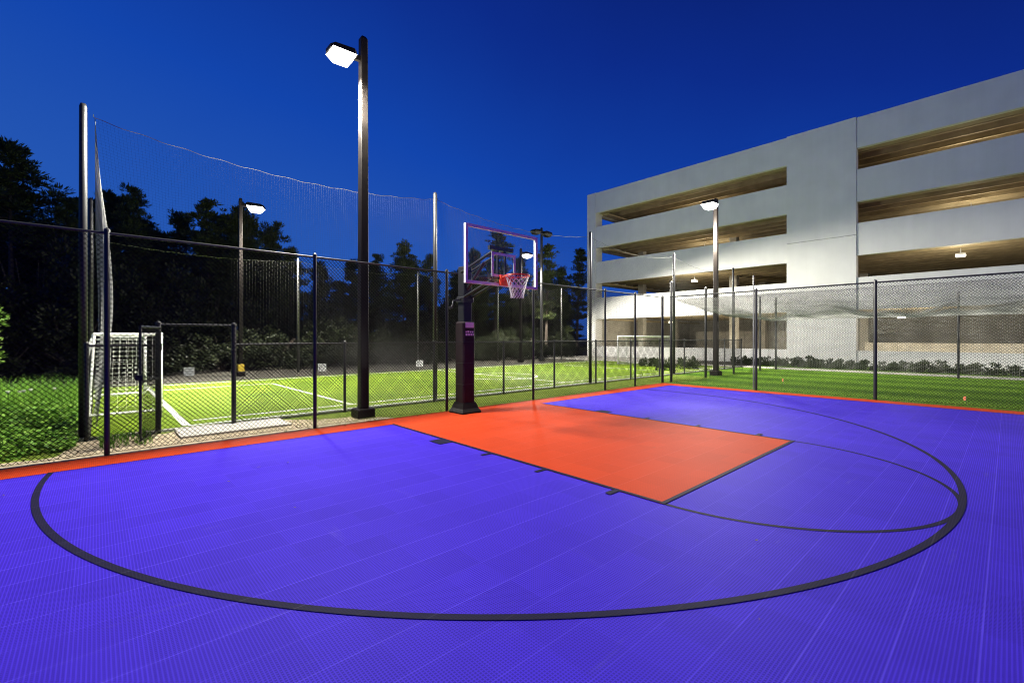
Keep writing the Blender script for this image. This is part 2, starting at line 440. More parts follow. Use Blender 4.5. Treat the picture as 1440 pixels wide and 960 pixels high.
kind(MB().box(-14, 21.5, 7.47, 7.55, 0.0, 0.05).build('kerb', M['conc']))
kind(MB().box(19.75, 20.45, -14, 24.5, 0.0, 0.05).build('path', M['conc']))
kind(MB().box(20.45, 25.3, 12.0, 26, 0.0, 0.03).build('gravel_bed', M['conc']))

# sports court slab with coloured tile fields and painted lines
court = kind(MB().box(-15, 8.70, -13, 5.98, 0.0, 0.020).build('sport_court', M['court']))
rb = MB()
for q in (sheet(-15, 8.70, 5.42, 5.98, .024), sheet(8.15, 8.70, -13, 5.42, .024)): rb.add(q.v[0], q.f[0])
rb.build('boundary_border', M['red'], court)
sheet(-1.976, 1.976, 0, 5.42, .024).build('lane_paint', M['red'], court)
LW = .045
ln = MB()
for q in (sheet(-1.976, -1.976 + LW, .05, 5.44, .0275), sheet(1.976 - LW, 1.976, .05, 5.44, .0275), sheet(-1.976, 1.976, 0, LW, .0275)):
    ln.add(q.v[0], q.f[0])
ln.build('lane_line', M['navy'], court)
for sgn in (-1, 1):
    for y, w in ((3.66, .30), (2.60, .055), (1.57, .055), (.54, .07)):
        a, b = sgn * 1.976, sgn * (1.976 + (.16 if w < .2 else .22)); x0, x1 = min(a, b), max(a, b)
        sheet(x0, x1, y - w / 2, y + w / 2, .0275).build('lane_mark', M['navy'], court)
arc_band((0, 0), 1.953, .045, PI, 2 * PI, .0222, 120, .985).build('free_throw_arc', M['navy'], court)
tp = MB(); q = arc_band((.058, 4.571), 6.498, .055, PI - .134, 2 * PI + .134, .0245, 200); tp.add(q.v[0], q.f[0])
tp.build('three_point_line', M['navy'], court)

# ================================================================== PARKING GARAGE
XB = 25.4
YL, YR = 22.4, -14.0
garage = thing('parking_garage', 'white concrete parking garage with open brown decks behind the court', 'building', (XB, 3.5, 0))
GL = (XB, 3.5, 0)
SP = [(12.2, 13.9), (9.2, 11.0), (6.2, 8.0), (3.17, 4.97), (0.0, .88)]       # spandrel bands (z0, z1)
PANELS = [(3.51, 6.98), (-12.0, -9.5)]
BAYS = [(6.99, 21.5), (-9.49, 3.50)]
def gpart(mb, name, m, par=garage): 
    o = mb.build(name, m, None, loc=GL); o.parent = garage; o.matrix_parent_inverse = Matrix.Identity(4); o.location = (0, 0, 0); return o
for y0, y1 in BAYS:
    for z0, z1 in SP:
        gpart(MB().box(XB, XB + .28, y0, y1, z0, z1), 'spandrel', M['facade'])
for y0, y1 in PANELS:
    gpart(MB().box(XB - .06, XB + .42, y0, y1, 0, 7.34).box(XB - .06, XB + .42, y0, y1, 7.36, 13.93), 'wall_panel', M['facade'])
gpart(MB().box(XB - .02, XB + .9, 21.51, YL, 0, 13.92), 'corner_column', M['facade'])
XK = 43.5
for z0, z1 in SP:                                      # end wall and back wall
    gpart(MB().box(XB + .91, XK, YL - .30, YL - .02, z0, z1), 'spandrel', M['facade'])
gpart(MB().box(XB + .91, XK, YL - .30, YL - .02, .89, 3.16), 'end_wall', M['conc'])
gpart(MB().box(XK, XK + .3, YR, YL, .9, 4.97), 'back_wall', M['conc'])
for z0, z1 in SP[:3] + SP[4:]:
    gpart(MB().box(XK, XK + .3, YR, YL, z0, z1), 'spandrel', M['facade'])
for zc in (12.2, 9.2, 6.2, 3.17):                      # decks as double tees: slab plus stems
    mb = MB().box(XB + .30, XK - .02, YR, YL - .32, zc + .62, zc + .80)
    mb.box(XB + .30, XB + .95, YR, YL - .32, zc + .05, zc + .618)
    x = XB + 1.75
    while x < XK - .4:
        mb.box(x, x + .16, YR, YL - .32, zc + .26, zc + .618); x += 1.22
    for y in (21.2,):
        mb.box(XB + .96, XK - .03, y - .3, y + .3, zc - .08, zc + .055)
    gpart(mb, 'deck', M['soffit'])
for x in (31.2, 37.4):
    for y in (20.6, 12.4, 5.2, -9.0):
        gpart(MB().bbox(x - .28, x + .28, y - .28, y + .28, 0, 12.1, .03), 'column', M['conc'])
gpart(MB().box(XB + .30, XK - .02, YR, YL - .32, 0.0, .02), 'ground_slab', M['conc'])
# inner ramp wall seen through the ground floor
gpart(MB().box(34.0, 34.25, -10, 4.6, 0.02, 1.25).box(38.5, 38.7, 6, 19, .02, 2.2), 'inner_wall', M['conc'])

# ================================================================== LAMPS
def shaped_light(name, loc, power, parent, cutoff=(.02, .26), pw=2.0, cap=.30, spill=.05, rad=.42, axis=(0, 0, -1), col=LAMP_COL):
    """luminaire with a batwing light distribution (as printed in a floodlight's photometric sheet)"""
    ld = bpy.data.lights.new(name, 'POINT'); ld.energy = power; ld.shadow_soft_size = rad; ld.color = col
    ld.use_nodes = True; nt = ld.node_tree; L = nt.links.new
    em = [n for n in nt.nodes if n.type == 'EMISSION'][0]
    tc = nt.nodes.new('ShaderNodeTexCoord')
    d = nt.nodes.new('ShaderNodeVectorMath'); d.operation = 'DOT_PRODUCT'; d.inputs[1].default_value = Vector(axis).normalized()
    L(tc.outputs['Normal'], d.inputs[0])
    def m_(op, a, b):
        n = nt.nodes.new('ShaderNodeMath'); n.operation = op
        for i, q in enumerate((a, b)):
            if isinstance(q, (int, float)): n.inputs[i].default_value = q
            else: L(q, n.inputs[i])
        return n.outputs[0]
    c = d.outputs['Value']
    g = m_('DIVIDE', 1.0, m_('POWER', m_('MAXIMUM', c, cap), pw))
    mr = nt.nodes.new('ShaderNodeMapRange'); mr.interpolation_type = 'SMOOTHSTEP'
    mr.inputs['From Min'].default_value = cutoff[0]; mr.inputs['From Max'].default_value = cutoff[1]
    L(c, mr.inputs['Value'])
    s = m_('ADD', m_('MULTIPLY', g, mr.outputs[0]), spill)
    L(s, em.inputs['Strength'])
    o = bpy.data.objects.new(name, ld); COL.objects.link(o); o.location = loc
    if parent is not None: o.parent = parent
    return o

def light_pole(label, loc, H, heads, power, m=None, width=.15, guard=False, lit=True, drop=.26, hs=1.3, **kw):
    """square pole with base cover and flat floodlight heads; heads = list of directions (unit x,y)"""
    t = thing('light_pole', label, 'light pole', loc, 0, 'floodlight poles around the court and field')
    m = m or M['bronze']
    w = width / 2
    MB().bbox(-w * 2.0, w * 2.0, -w * 2.0, w * 2.0, 0, .20, .02).build('base_cover', m, t)
    def rg(r, z): return [(r * a, r * b, z) for a, b in ((-.8, -1), (.8, -1), (1, -.8), (1, .8), (.8, 1), (-.8, 1), (-1, .8), (-1, -.8))]
    MB().loft([rg(w, .18), rg(w * .80, H - .05), rg(w * .5, H)]).build('pole', m, t)
    if guard: MB().bbox(-w * 1.6, w * 1.6, -w * 1.6, w * 1.6, .2, .50, .02).build('guard', M['yellow'], t)
    for k, (dx, dy) in enumerate(heads):
        ang = math.atan2(dy, dx); Rm = Matrix.Rotation(ang, 4, 'Z')
        hb = bpy.data.objects.new('lamp_head', None)
        zt = H - drop
        mb = MB().box(.05, .20, -.035, .035, -.05, .05)
        # slim housing tapering to its tip, slightly tilted upwards
        def hr(x, hw, z0, z1): return [(x, -hw, z0), (x, hw, z0), (x, hw * .9, z1), (x, -hw * .9, z1)]
        mb.loft([hr(.18, .12, -.05, .06), hr(.24, .18, -.06, .075), hr(.62, .19, -.05, .06), hr(.70, .13, -.035, .03)])
        T = Matrix.Translation((0, 0, zt)) @ Rm @ Matrix.Rotation(math.radians(4), 4, 'Y') @ Matrix.Scale(hs, 4)
        h = mb.build('lamp_head', m, t); h.matrix_local = T
        lens = MB().add([(.30, -.12, -.195), (.30, .12, -.195), (.57, .13, -.185), (.57, -.13, -.185),
                         (.21, -.185, -.045), (.21, .185, -.045), (.68, .195, -.035), (.68, -.195, -.035)],
                        [(0, 3, 2, 1), (0, 1, 5, 4), (1, 2, 6, 5), (2, 3, 7, 6), (3, 0, 4, 7)])
        lo = lens.build('lens', M['lens'] if lit else M['black'], h)
        if lit:
            p = T @ Vector((.5, 0, -.68))
            shaped_light('lamp_light', p, power / len(heads), t, **kw)
    return t

light_pole('tall black pole with a single bright floodlight, tallest pole beside the basketball hoop', (-2.02, 6.55, 0), 7.66, [(-1, 0)], P_MAIN, width=.18, drop=.46, hs=1.0, rad=.55, axis=(.0, -.30, -.95), cutoff=(.12, .40), spill=.12)
light_pole('black pole with a lit floodlight standing in front of the parking garage', (13.4, 6.15, 0), 7.5, [(-1, 0)], P_RIGHT, width=.19, spill=.36, axis=(-.40, -.35, -.85), cutoff=(.05, .45))
light_pole('floodlight pole with a glowing head behind the field, against the pine trees', (-1.53, 19.5, 0), 7.45, [(.9, -.44)], P_FAR, width=.15, guard=True, axis=(.36, -.20, -.91), cutoff=(.42, .70), spill=.08)
light_pole('floodlight pole seen glowing through the glass backboard', (14.4, 19.2, 0), 7.4, [(1, 0)], P_FAR, width=.16, axis=(.24, -.36, -.90), cutoff=(.30, .58), spill=.07)
light_pole('unlit dark pole with twin heads rising beside the upper corner of the backboard', (16.45, 19.30, 0), 9.1, [(1, 0), (-1, 0)], 0, m=M['black'], width=.16, lit=False)

def garage_light(loc, label, power=P_GARAGE):
    t = thing('ceiling_light', label, 'ceiling light', loc, 0, 'ceiling lights inside the parking garage')
    MB().bbox(-.14, .14, -.20, .20, -.02, .08, .015).box(-.02, .02, -.02, .02, .06, .34).build('housing', M['white'], t)
    MB().box(-.12, .12, -.18, .18, -.10, -.021).build('lens', M['tube'], t)
    ld = bpy.data.lights.new('garage_lamp', 'POINT'); ld.energy = power; ld.color = (1.0, .90, .68); ld.shadow_soft_size = .2
    o = bpy.data.objects.new('garage_lamp', ld); COL.objects.link(o); o.parent = t; o.location = (0, 0, -.18)
    return t
for loc, lab in (
    ((27.2, -.55, 5.92), 'bright lamp under the second deck right of the blank wall panel'),
    ((27.4, 13.8, 5.92), 'bright lamp under the second deck behind the floodlight pole'),
    ((28.6, 8.9, 2.9), 'ground floor lamp in the garage beside the blank wall panel'),
    ((29.2, -3.6, 2.9), 'ground floor lamp at the far right of the garage'),
    ((30.5, 2.2, 2.9), 'ground floor lamp hanging behind the blank wall panel'),
    ((28.6, 16.3, 2.9), 'ground floor lamp in the garage near the small white goal'),
    ((30.6, 14.5, 8.9), 'lamp under the third deck left of the blank wall panel'),
    ((30.6, -.8, 8.9), 'lamp under the third deck right of the blank wall panel'),
    ((30.6, 14.5, 11.9), 'lamp under the top deck left of the blank wall panel'),
    ((30.6, -.8, 11.9), 'lamp under the top deck right of the blank wall panel'),
):
    garage_light(loc, lab, P_GARAGE * (4.0 if loc[2] < 4 else 1.35))

# ================================================================== FENCES
def chainlink(mb, p0, p1, z0, z1, w=.066, r=.0041):
    """diamond mesh of straight-run wires clipped to the panel"""
    p0 = np.array(p0, float); p1 = np.array(p1, float); L = np.linalg.norm(p1 - p0); H = z1 - z0
    u = (p1 - p0) / L; n = np.array([-u[1], u[0]])
    c = np.arange(-H, L + H, w)
    for sgn in (1, -1):
        # line: s = c + sgn*h ; clip h to [0,H] and s to [0,L]
        if sgn > 0: h0 = np.clip(-c, 0, H); h1 = np.clip(L - c, 0, H)
        else:       h0 = np.clip(c - L, 0, H); h1 = np.clip(c, 0, H)
        k = h1 - h0 > .02
        s0 = c + sgn * h0; s1 = c + sgn * h1
        A = np.stack([p0[0] + u[0] * s0 + n[0] * r * sgn, p0[1] + u[1] * s0 + n[1] * r * sgn, z0 + h0], 1)[k]
        B = np.stack([p0[0] + u[0] * s1 + n[0] * r * sgn, p0[1] + u[1] * s1 + n[1] * r * sgn, z0 + h1], 1)[k]
        mb.bars(A, B, r)
    return mb
def post(x, y, H, r, par, m=None, name='post'):
    mb = MB().tube([(x, y, -.05), (x, y, H)], r, 12)
    mb.tube([(x, y, H), (x, y, H + .03), (x, y, H + .055)], [r * 1.15, r * 1.1, r * .3], 12)
    return mb.build(name, m or M['black'], par, smooth=False)
def rail(a, b, r, par, name='rail'):
    return MB().tube([a, b], r, 10).build(name, M['black'], par)

# tall court fence behind the baseline
YF = 6.07; HF = 3.06
f = thing('chain_link_fence', 'tall black chain link fence behind the hoop along the baseline', 'fence', (0, 0, 0))
for x in (-12.3, -8.9, -5.88, -3.13, -.33, 2.35, 5.45, 7.1, 8.85): post(x, YF, HF, .031 if x < 8 else .045, f)
rail((-13, YF, HF - .02), (8.85, YF, HF - .02), .018, f, 'top_rail')
MB().bars([(-13, YF, .05)], [(8.85, YF, .05)], .004).build('tension_wire', M['vinyl'], f)
chainlink(MB(), (-13, YF + .045), (8.85, YF + .045), .04, HF - .02).build('chain_link_mesh', M['vinyl'], f)
# tall court fence on the right
f = thing('chain_link_fence', 'tall black chain link fence along the right side of the court', 'fence', (0, 0, 0))
XF = 8.88
for y in (2.98, .10, -2.9, -5.9): post(XF, y, HF, .040, f)
post(XF, 3.05, HF + .42, .02, f, M['steel'], 'net_mast')
rail((XF, 5.8, HF - .02), (XF, -9, HF - .02), .022, f, 'top_rail')
MB().bars([(XF, 5.8, .05)], [(XF, -9, .05)], .004).build('tension_wire', M['vinyl'], f)
chainlink(MB(), (XF + .045, 5.85), (XF + .045, -9), .04, HF - .02, .066, .0040).build('chain_link_mesh', M['vinyl'], f)

# low field fence with gate opening
YG = 7.40; HG = 1.50
f = thing('chain_link_fence', 'low black chain link fence along the near edge of the turf field', 'fence', (0, 0, 0))
for x in (-6.1, -2.05, .2, 2.5, 4.62, 6.75, 8.9, 11.0, 13.1, 15.2, 17.3, 19.4): post(x, YG, HG, .030, f)
for x in (-5.22, -4.12): post(x, YG, 1.84, .040, f, name='gate_post')
rail((-4.12, YG, HG - .01), (19.5, YG, HG - .01), .020, f, 'top_rail')
rail((-6.1, YG, HG - .01), (-5.22, YG, HG - .01), .020, f, 'top_rail')
rail((-5.22, YG, 1.84), (-4.12, YG, 1.84), .020, f, 'gate_header')
mb = chainlink(MB(), (-4.12, YG + .035), (19.5, YG + .035), .04, HG); chainlink(mb, (-6.1, YG + .035), (-5.22, YG + .035), .04, HG)
mb.build('chain_link_mesh', M['vinyl'], f)
# gate leaf swung open towards the court
g = thing('fence_gate', 'open chain link gate leaf swung towards the court beside the white goal', 'gate', (-5.20, 7.34, 0), math.radians(-111))
fr = MB()
for a, b in (((0.05, 0, .08), (0.05, 0, 1.78)), ((.84, 0, .08), (.84, 0, 1.78)), ((.05, 0, .08), (.84, 0, .08)), ((.05, 0, 1.78), (.84, 0, 1.78)), ((.05, 0, .95), (.84, 0, .95))):
    fr.tube([a, b], .021, 8)
fr.build('frame', M['black'], g)
chainlink(MB(), (.05, .025), (.84, .025), .08, 1.78, .055, .0032).build('chain_link_mesh', M['vinyl'], g)
MB().box(.78, .90, -.05, .05, .98, 1.06).build('latch', M['black'], g)
for zh in (.3, 1.4): MB().box(.0, .06, -.03, .03, zh, zh + .12).build('hinge', M['black'], g)

# ================================================================== BALL STOP NETS
HN = 5.30
def net_nodes(p0, p1, ztop0, ztop1, sag, zb, step, bulge=0.0, seed=0, tuck0=0.0):
    rng = np.random.default_rng(seed)
    p0 = np.array(p0, float); p1 = np.array(p1, float); L = np.linalg.norm(p1 - p0)
    u = (p1 - p0) / L; n = np.array([-u[1], u[0]])
    nu = max(8, int(L / step)); nv = max(6, int((max(ztop0, ztop1) - zb) / step))
    tt = np.linspace(0, 1, nu)[:, None]; vv = np.linspace(0, 1, nv)[None, :]
    ztop = ztop0 + (ztop1 - ztop0) * tt - sag * 4 * tt * (1 - tt)
    zz = ztop * (1 - vv) + zb * vv
    ph = rng.uniform(0, 6, 6)
    off = bulge * np.sin(PI * vv) * (.6 + .4 * np.sin(tt * L * .7 + ph[0])) + .03 * np.sin(tt * L * 2.3 + ph[1] + 2 * vv) * vv
    s = tt * L + tuck0 * np.sin(PI * np.minimum(vv * .9, .5)) * np.exp(-tt * L / 1.2) + .004 * np.sin(zz * 3 + tt * L * 2 + ph[2])
    zz = zz + .010 * np.sin(tt * L * 11 + ph[3]) 
    X = p0[0] + u[0] * s + n[0] * off; Y = p0[1] + u[1] * s + n[1] * off
    return np.stack([X + 0 * zz, Y + 0 * zz, zz], axis=2)
def ball_net(label, posts, spans, m, rp=.058, step=.048, r=.00075, zb=.15, sag=.28, posts_m=None, tuck=0.0, bulge=.12, H=HN):
    t = thing('ball_net', label, 'sports net', (0, 0, 0), 0, 'tall ball stop nets around the turf field')
    for x, y in posts: 
        MB().tube([(x, y, -.05), (x, y, H - .05), (x, y, H)], [rp, rp * .85, rp * .6], 14).build('pole', posts_m or M['black'], t, smooth=True)
    nm = MB()
    for i, (a, b) in enumerate(spans):
        N = net_nodes(a, b, H - .16, H - .16, sag, zb, step, bulge, 10 + i, tuck if i == 0 else 0)
        nm.grid(N, r)
        cb = MB().bars(N[:-1, 0], N[1:, 0], .006); cb.bars(N[:1, 0] * 0 + np.array([[a[0], a[1], H - .1]]), N[:1, 0], .006); cb.build('cable', M['steel'], t)
    nm.build('net', m, t)
    return t
YN = 7.62
npx = [-6.14, .37, 6.72, 12.6, 18.9]
ball_net('tall sagging net with black poles along the near side of the turf field', [(x, YN) for x in npx],
         [((npx[i] + .12, YN + .07), (npx[i + 1], YN + .07)) for i in range(4)], M['twine'], tuck=.22)
ex = -6.05
ball_net('tall net seen edge on across the left end of the turf field', [(ex - .05, 14.2), (ex - .05, 20.6)],
         [((ex + .05, 7.85), (ex + .05, 14.15)), ((ex + .05, 14.25), (ex + .05, 20.5))], M['cage_twine'], bulge=-.28, r=.0014)
fpx = [.95, 7.3, 13.2, 19.4]
ball_net('tall net with pale poles along the far side of the turf field', [(x, 20.1) for x in fpx],
         [((ex, 20.0), (fpx[0], 20.0))] + [((fpx[i], 20.0), (fpx[i + 1], 20.0)) for i in range(3)], M['dark_twine'], posts_m=M['steel'], step=.11, r=.0022, sag=.2)

# ================================================================== BATTING CAGE (net tunnel right of the court)
cage = thing('batting_cage', 'long grey net batting cage with sagging roof in front of the garage', 'batting cage', (0, 0, 0))
HC = 3.58
for x in (9.25, 12.0, 14.75, 17.9): post(x, 5.95, HC, .045, cage)
post(19.0, 5.6, HC, .05, cage)
for x, y in ((19.0, -.9), (19.0, -8.5)): post(x, y, HC - .2, .040, cage)
def surf(fn, nu, nv):
    uu, vv = np.meshgrid(np.linspace(0, 1, nu), np.linspace(0, 1, nv), indexing='ij'); return fn(uu, vv)
def roof(u, v):
    x = 9.4 + 9.6 * u; y = 5.85 - 14.5 * v
    zz = HC - .62 - .48 * u ** 1.3 - .22 * np.sin(PI * u) - .10 * np.sin(v * 21) * np.sin(PI * u) - .05 * np.sin(v * 57 + u * 5) * np.sin(PI * u)
    return np.stack([x + .03 * np.sin(v * 80), y + .04 * np.sin(u * 30 + v * 11), zz], 2)
def farw(u, v):
    y = 5.85 - 14.5 * u; h = 2.48 - .10 * np.sin(u * 21) * 0 
    zz = h * (1 - v) + .05 * v
    x = 19.0 + .06 * np.sin(u * 95) * (.3 + v) + .05 * np.sin(u * 41 + 1) - .25 * np.sin(PI * v)
    return np.stack([x, y + .02 * np.sin(v * 9), zz], 2)
def sidew(u, v):
    x = 9.4 + 9.6 * u; zt = HC - .15 - .95 * u ** 1.3 - .12 * np.sin(PI * (u * 3 % 1)); zz = zt * (1 - v) + .05 * v
    return np.stack([x, 5.85 - .10 * np.sin(PI * v) + .04 * np.sin(u * 60), zz], 2)
nm = MB(); nm.grid(surf(roof, 150, 230), .0034); nm.build('net_roof', M['cage_twine'], cage)
nm = MB(); nm.grid(surf(farw, 240, 48), .0036); nm.build('net_wall', M['cage_twine'], cage)
nm = MB(); nm.grid(surf(sidew, 130, 48), .0018); nm.build('net_wall', M['dark_twine'], cage)
for u in (0.0, .33, .66, 1.0):
    n_ = surf(roof, 200, 60); i = int(u * 199); MB().bars(n_[i, :-1] + [0, 0, .01], n_[i, 1:] + [0, 0, .01], .005).build('cable', M['steel'], cage)
n_ = surf(sidew, 60, 5); MB().bars(n_[:-1, 0], n_[1:, 0], .006).build('cable', M['steel'], cage)

# ================================================================== BASKETBALL HOOP
hoop = thing('basketball_hoop', 'basketball hoop with glass backboard on a padded black post', 'basketball hoop', (-.17, 5.62, .024))
def hp(mb, name, m, par=None, smooth=False): return mb.build(name, m, par or hoop, smooth)
mb = MB()
def sq(hx, z, y0=0, hy=None): 
    hy = hy or hx
    return [(-hx, y0 - hy, z), (hx, y0 - hy, z), (hx, y0 + hy, z), (-hx, y0 + hy, z)]
mb.loft([sq(.245, 0), sq(.245, .03), sq(.205, .10), sq(.165, .22)])
hp(mb, 'base_shroud', M['bronze'])
mb = MB().bbox(-.108, .108, -.108, .108, .18, 3.10, .012); hp(mb, 'post', M['black'])
mb = MB().bbox(-.155, .155, -.155, .155, .20, 1.93, .03); pad = hp(mb, 'post_pad', M['pad'])
for x0, x1, z0, z1 in ((-.105, .115, 1.80, 1.915), ): hp(MB().box(x0, x1, -.1595, -.1555, z0, z1), 'sticker', M['sticker'], pad)
# lower sticker: white notice with two lines of bold dark lettering too small to read in the photo
st = MB(); rr = random.Random(3)
for zi in (1.715, 1.655):
    x = -.10
    while x < .11:
        w_ = rr.choice((.030, .040, .048)); st.box(x, min(x + w_, .115), -.1595, -.1555, zi - .022, zi + .022 - rr.choice((0, 0, .008))); x += w_ + .016
hp(st, 'sticker_lettering', M['sticker'], pad)
for z in (.6, 1.05, 1.5): hp(MB().box(-.158, .158, -.158, .158, z, z + .012), 'pad_seam', M['black'], pad)
# lift crank and actuator
mb = MB().tube([(-.08, -.02, 2.42), (-.34, -.06, 2.36), (-.38, -.06, 2.20)], .018, 8).tube([(-.38, -.06, 2.22), (-.46, -.06, 2.20)], .024, 8)
mb.bbox(-.14, .14, -.14, .14, 2.34, 2.46, .02); hp(mb, 'crank', M['black'])
# arms : parallelogram from post to board
YBD = 4.32 - 5.62
bx = -.04
mb = MB()
for sx in (-.10, .10):
    mb.tube([(sx, -.02, 2.98), (sx + bx, YBD + .10, 3.32 - .024)], .030, 8)
    mb.tube([(sx, -.02, 2.42), (sx + bx, YBD + .10, 2.78 - .024)], .030, 8)
mb.tube([(0, .06, 2.50), (bx, YBD + .6, 3.1)], .035, 8)
hp(mb, 'arm', M['black'])
mb = MB().box(bx - .30, bx + .30, YBD + .055, YBD + .12, 2.70, 2.78).box(bx - .30, bx + .30, YBD + .055, YBD + .12, 3.26, 3.34)
mb.box(bx - .11, bx - .08, YBD + .056, YBD + .100, 2.78, 3.26).box(bx + .08, bx + .11, YBD + .056, YBD + .100, 2.78, 3.26)
hp(mb, 'board_bracket', M['black'])
BZ0, BZ1 = 2.60 - .024, 3.67 - .024; BX0, BX1 = bx - .915, bx + .915
board = hp(MB().box(BX0 + .03, BX1 - .03, YBD + .006, YBD + .018, BZ0 + .03, BZ1 - .03), 'backboard', M['glass'])
fw = .05
mb = MB().box(BX0, BX1, YBD - .012, YBD + .05, BZ1 - fw, BZ1).box(BX0, BX1, YBD - .012, YBD + .05, BZ0, BZ0 + fw)
mb.box(BX0, BX0 + fw, YBD - .010, YBD + .048, BZ0 + fw, BZ1 - fw).box(BX1 - fw, BX1, YBD - .010, YBD + .048, BZ0 + fw, BZ1 - fw)
hp(mb, 'frame', M['white'], board)
# painted shooter's square
tx, tw, tz0, tz1 = .305, .05, 2.77 - .024, 3.23 - .024; yb0, yb1 = YBD - .002, YBD + .004
mb = MB().box(bx - tx, bx + tx, yb0, yb1, tz1 - tw, tz1).box(bx - tx, bx + tx, yb0, yb1, tz0, tz0 + tw)
mb.box(bx - tx, bx - tx + tw, yb0, yb1, tz0 + tw, tz1 - tw).box(bx + tx - tw, bx + tx, yb0, yb1, tz0 + tw, tz1 - tw)
hp(mb, 'target_square', M['white'], board)
# rim with mounting plate
RZ = 2.77 - .024; RC = (bx, YBD - .15 - .2286, RZ)
mb = MB().ring(RC, .2286, .0095, 48, 8)
mb.box(bx - .13, bx + .13, YBD - .075, YBD - .014, RZ - .16, RZ + .03)
for sx in (-1, 1):
    mb.tube([(bx + sx * .11, YBD - .07, RZ - .01), (bx + sx * .10, YBD - .165, RZ)], .012, 8)
    mb.tube([(bx + sx * .08, YBD - .07, RZ - .12), (bx + sx * .16, YBD - .215, RZ - .012)], .009, 8)
mb.ring((RC[0], RC[1], RZ - .022), .2286, .0045, 48, 6)
rim = hp(mb, 'rim', M['rim'])
nn = []
for j in range(9):
    v = j / 8; R_ = .225 - .115 * v ** .75 + (.012 if j == 8 else 0)
    nn.append([(RC[0] + R_ * math.cos(2 * PI * (i + .5 * (j % 2)) / 14), RC[1] + R_ * math.sin(2 * PI * (i + .5 * (j % 2)) / 14), RZ - .02 - .40 * v) for i in range(14)])
nn = np.array(nn); A = []; B = []
for j in range(8):
    for i in range(14):
        A += [nn[j, i]] * 2; k2 = (i + 1) % 14 if j % 2 else (i - 1) % 14
        B += [nn[j + 1, i], nn[j + 1, k2]]
hp(MB().bars(A, B, .0042), 'net', M['white_twine'], rim)

# ================================================================== SOCCER GOALS
def goal(label, x, y0, y1, depth, H):
    """mouth in the plane x, goal box extends by depth (signed)"""
    t = thing('soccer_goal', label, 'soccer goal', (x, (y0 + y1) / 2, .012), 0, 'small white soccer goals')
    h = (y1 - y0) / 2; r = .038
    for s in (-1, 1): MB().tube([(0, s * h, 0), (0, s * h, H)], r, 12).build('goal_post', M['white'], t, True)
    MB().tube([(0, -h - r, H), (0, h + r, H)], r, 12).build('crossbar', M['white'], t, True)
    r = .050; d = depth; dt = depth * .93
    mb = MB()
    for s in (-1, 1):
        mb.tube([(0, s * h, H), (dt, s * h, H)], .022, 8).tube([(dt, s * h, H), (d, s * h, .03)], .022, 8).tube([(0, s * h, .03), (d, s * h, .03)], .026, 8)
    mb.tube([(d, -h, .03), (d, h, .03)], .026, 8).tube([(dt, -h, H), (dt, h, H)], .022, 8)
    mb.build('back_frame', M['white'], t)
    nm = MB(); st = .11
    nu = int(2 * h / st)
    yy = np.linspace(-h, h, nu)
    def wob(n0, n1, a): return a * np.sin(np.arange(n0)[:, None] * .9 + np.arange(n1)[None, :] * .7)
    nb = int(H / st); vv = np.linspace(0, 1, nb)
    N = np.zeros((nu, nb, 3)); N[..., 0] = dt + (d - dt) * vv[None, :] + wob(nu, nb, .03) * np.sign(d) + np.sign(d) * .12 * np.sin(PI * vv)[None, :]
    N[..., 1] = yy[:, None]; N[..., 2] = H - (H - .04) * vv[None, :]; nm.grid(N, .0045)
    nd = max(4, int(abs(dt) / st)); uu = np.linspace(0, 1, nd)
    N = np.zeros((nu, nd, 3)); N[..., 0] = dt * uu[None, :]; N[..., 1] = yy[:, None]; N[..., 2] = H - .06 * np.sin(PI * uu)[None, :] + wob(nu, nd, .012); nm.grid(N, .0045)
    for s in (-1, 1):
        N = np.zeros((nd, nb, 3)); bw = dt + (d - dt) * vv
        N[..., 0] = uu[:, None] * bw[None, :]; N[..., 1] = s * h + wob(nd, nb, .02); N[..., 2] = H - (H - .04) * vv[None, :]; nm.grid(N, .0045)
    nm.build('net', M['white_twine'], t)
    return t
goal('white soccer goal behind the open gate at the left end of the field', -4.95, 10.3, 14.6, -1.15, 1.68)
goal('white soccer goal at the far end of the field by the garage', 17.7, 11.0, 14.0, .95, 1.68)

# ================================================================== SIGNS, FLAGS
def notice(loc, label):
    t = thing('notice_sign', label, 'sign', loc, math.radians(-20), 'small white signs along the far fence')
    MB().box(-.015, .015, -.012, .012, 0, .44).build('stake', M['steel'], t)
    MB().box(-.17, .17, -.022, -.013, .14, .46).build('panel', M['sticker'], t)
    r3 = random.Random(5)
    for zi in (.39, .30, .21):
        tb = MB(); x = -.13
        while x < .11: w_ = r3.uniform(.03, .08); tb.box(x, min(x + w_, .14), -.0245, -.0222, zi - .018, zi + .018); x += w_ + .025
        tb.build('lettering', M['black'], t)
    return t
def at(px, d):
    k = (px - 720) / 638.72; fx, fy = math.sin(math.radians(42.463)), math.cos(math.radians(42.463))
    return cam.location.x + d * (fx + k * fy), cam.location.y + d * (fy - k * fx)
notice((*at(266, 17.6), 0), 'small white sign at the far field edge, seen through the open gateway')
notice((*at(453, 20.0), 0), 'small white sign at the far field edge just left of the tallest pole')
notice((*at(590, 23.0), 0), 'small white sign at the far field edge left of the basketball post')
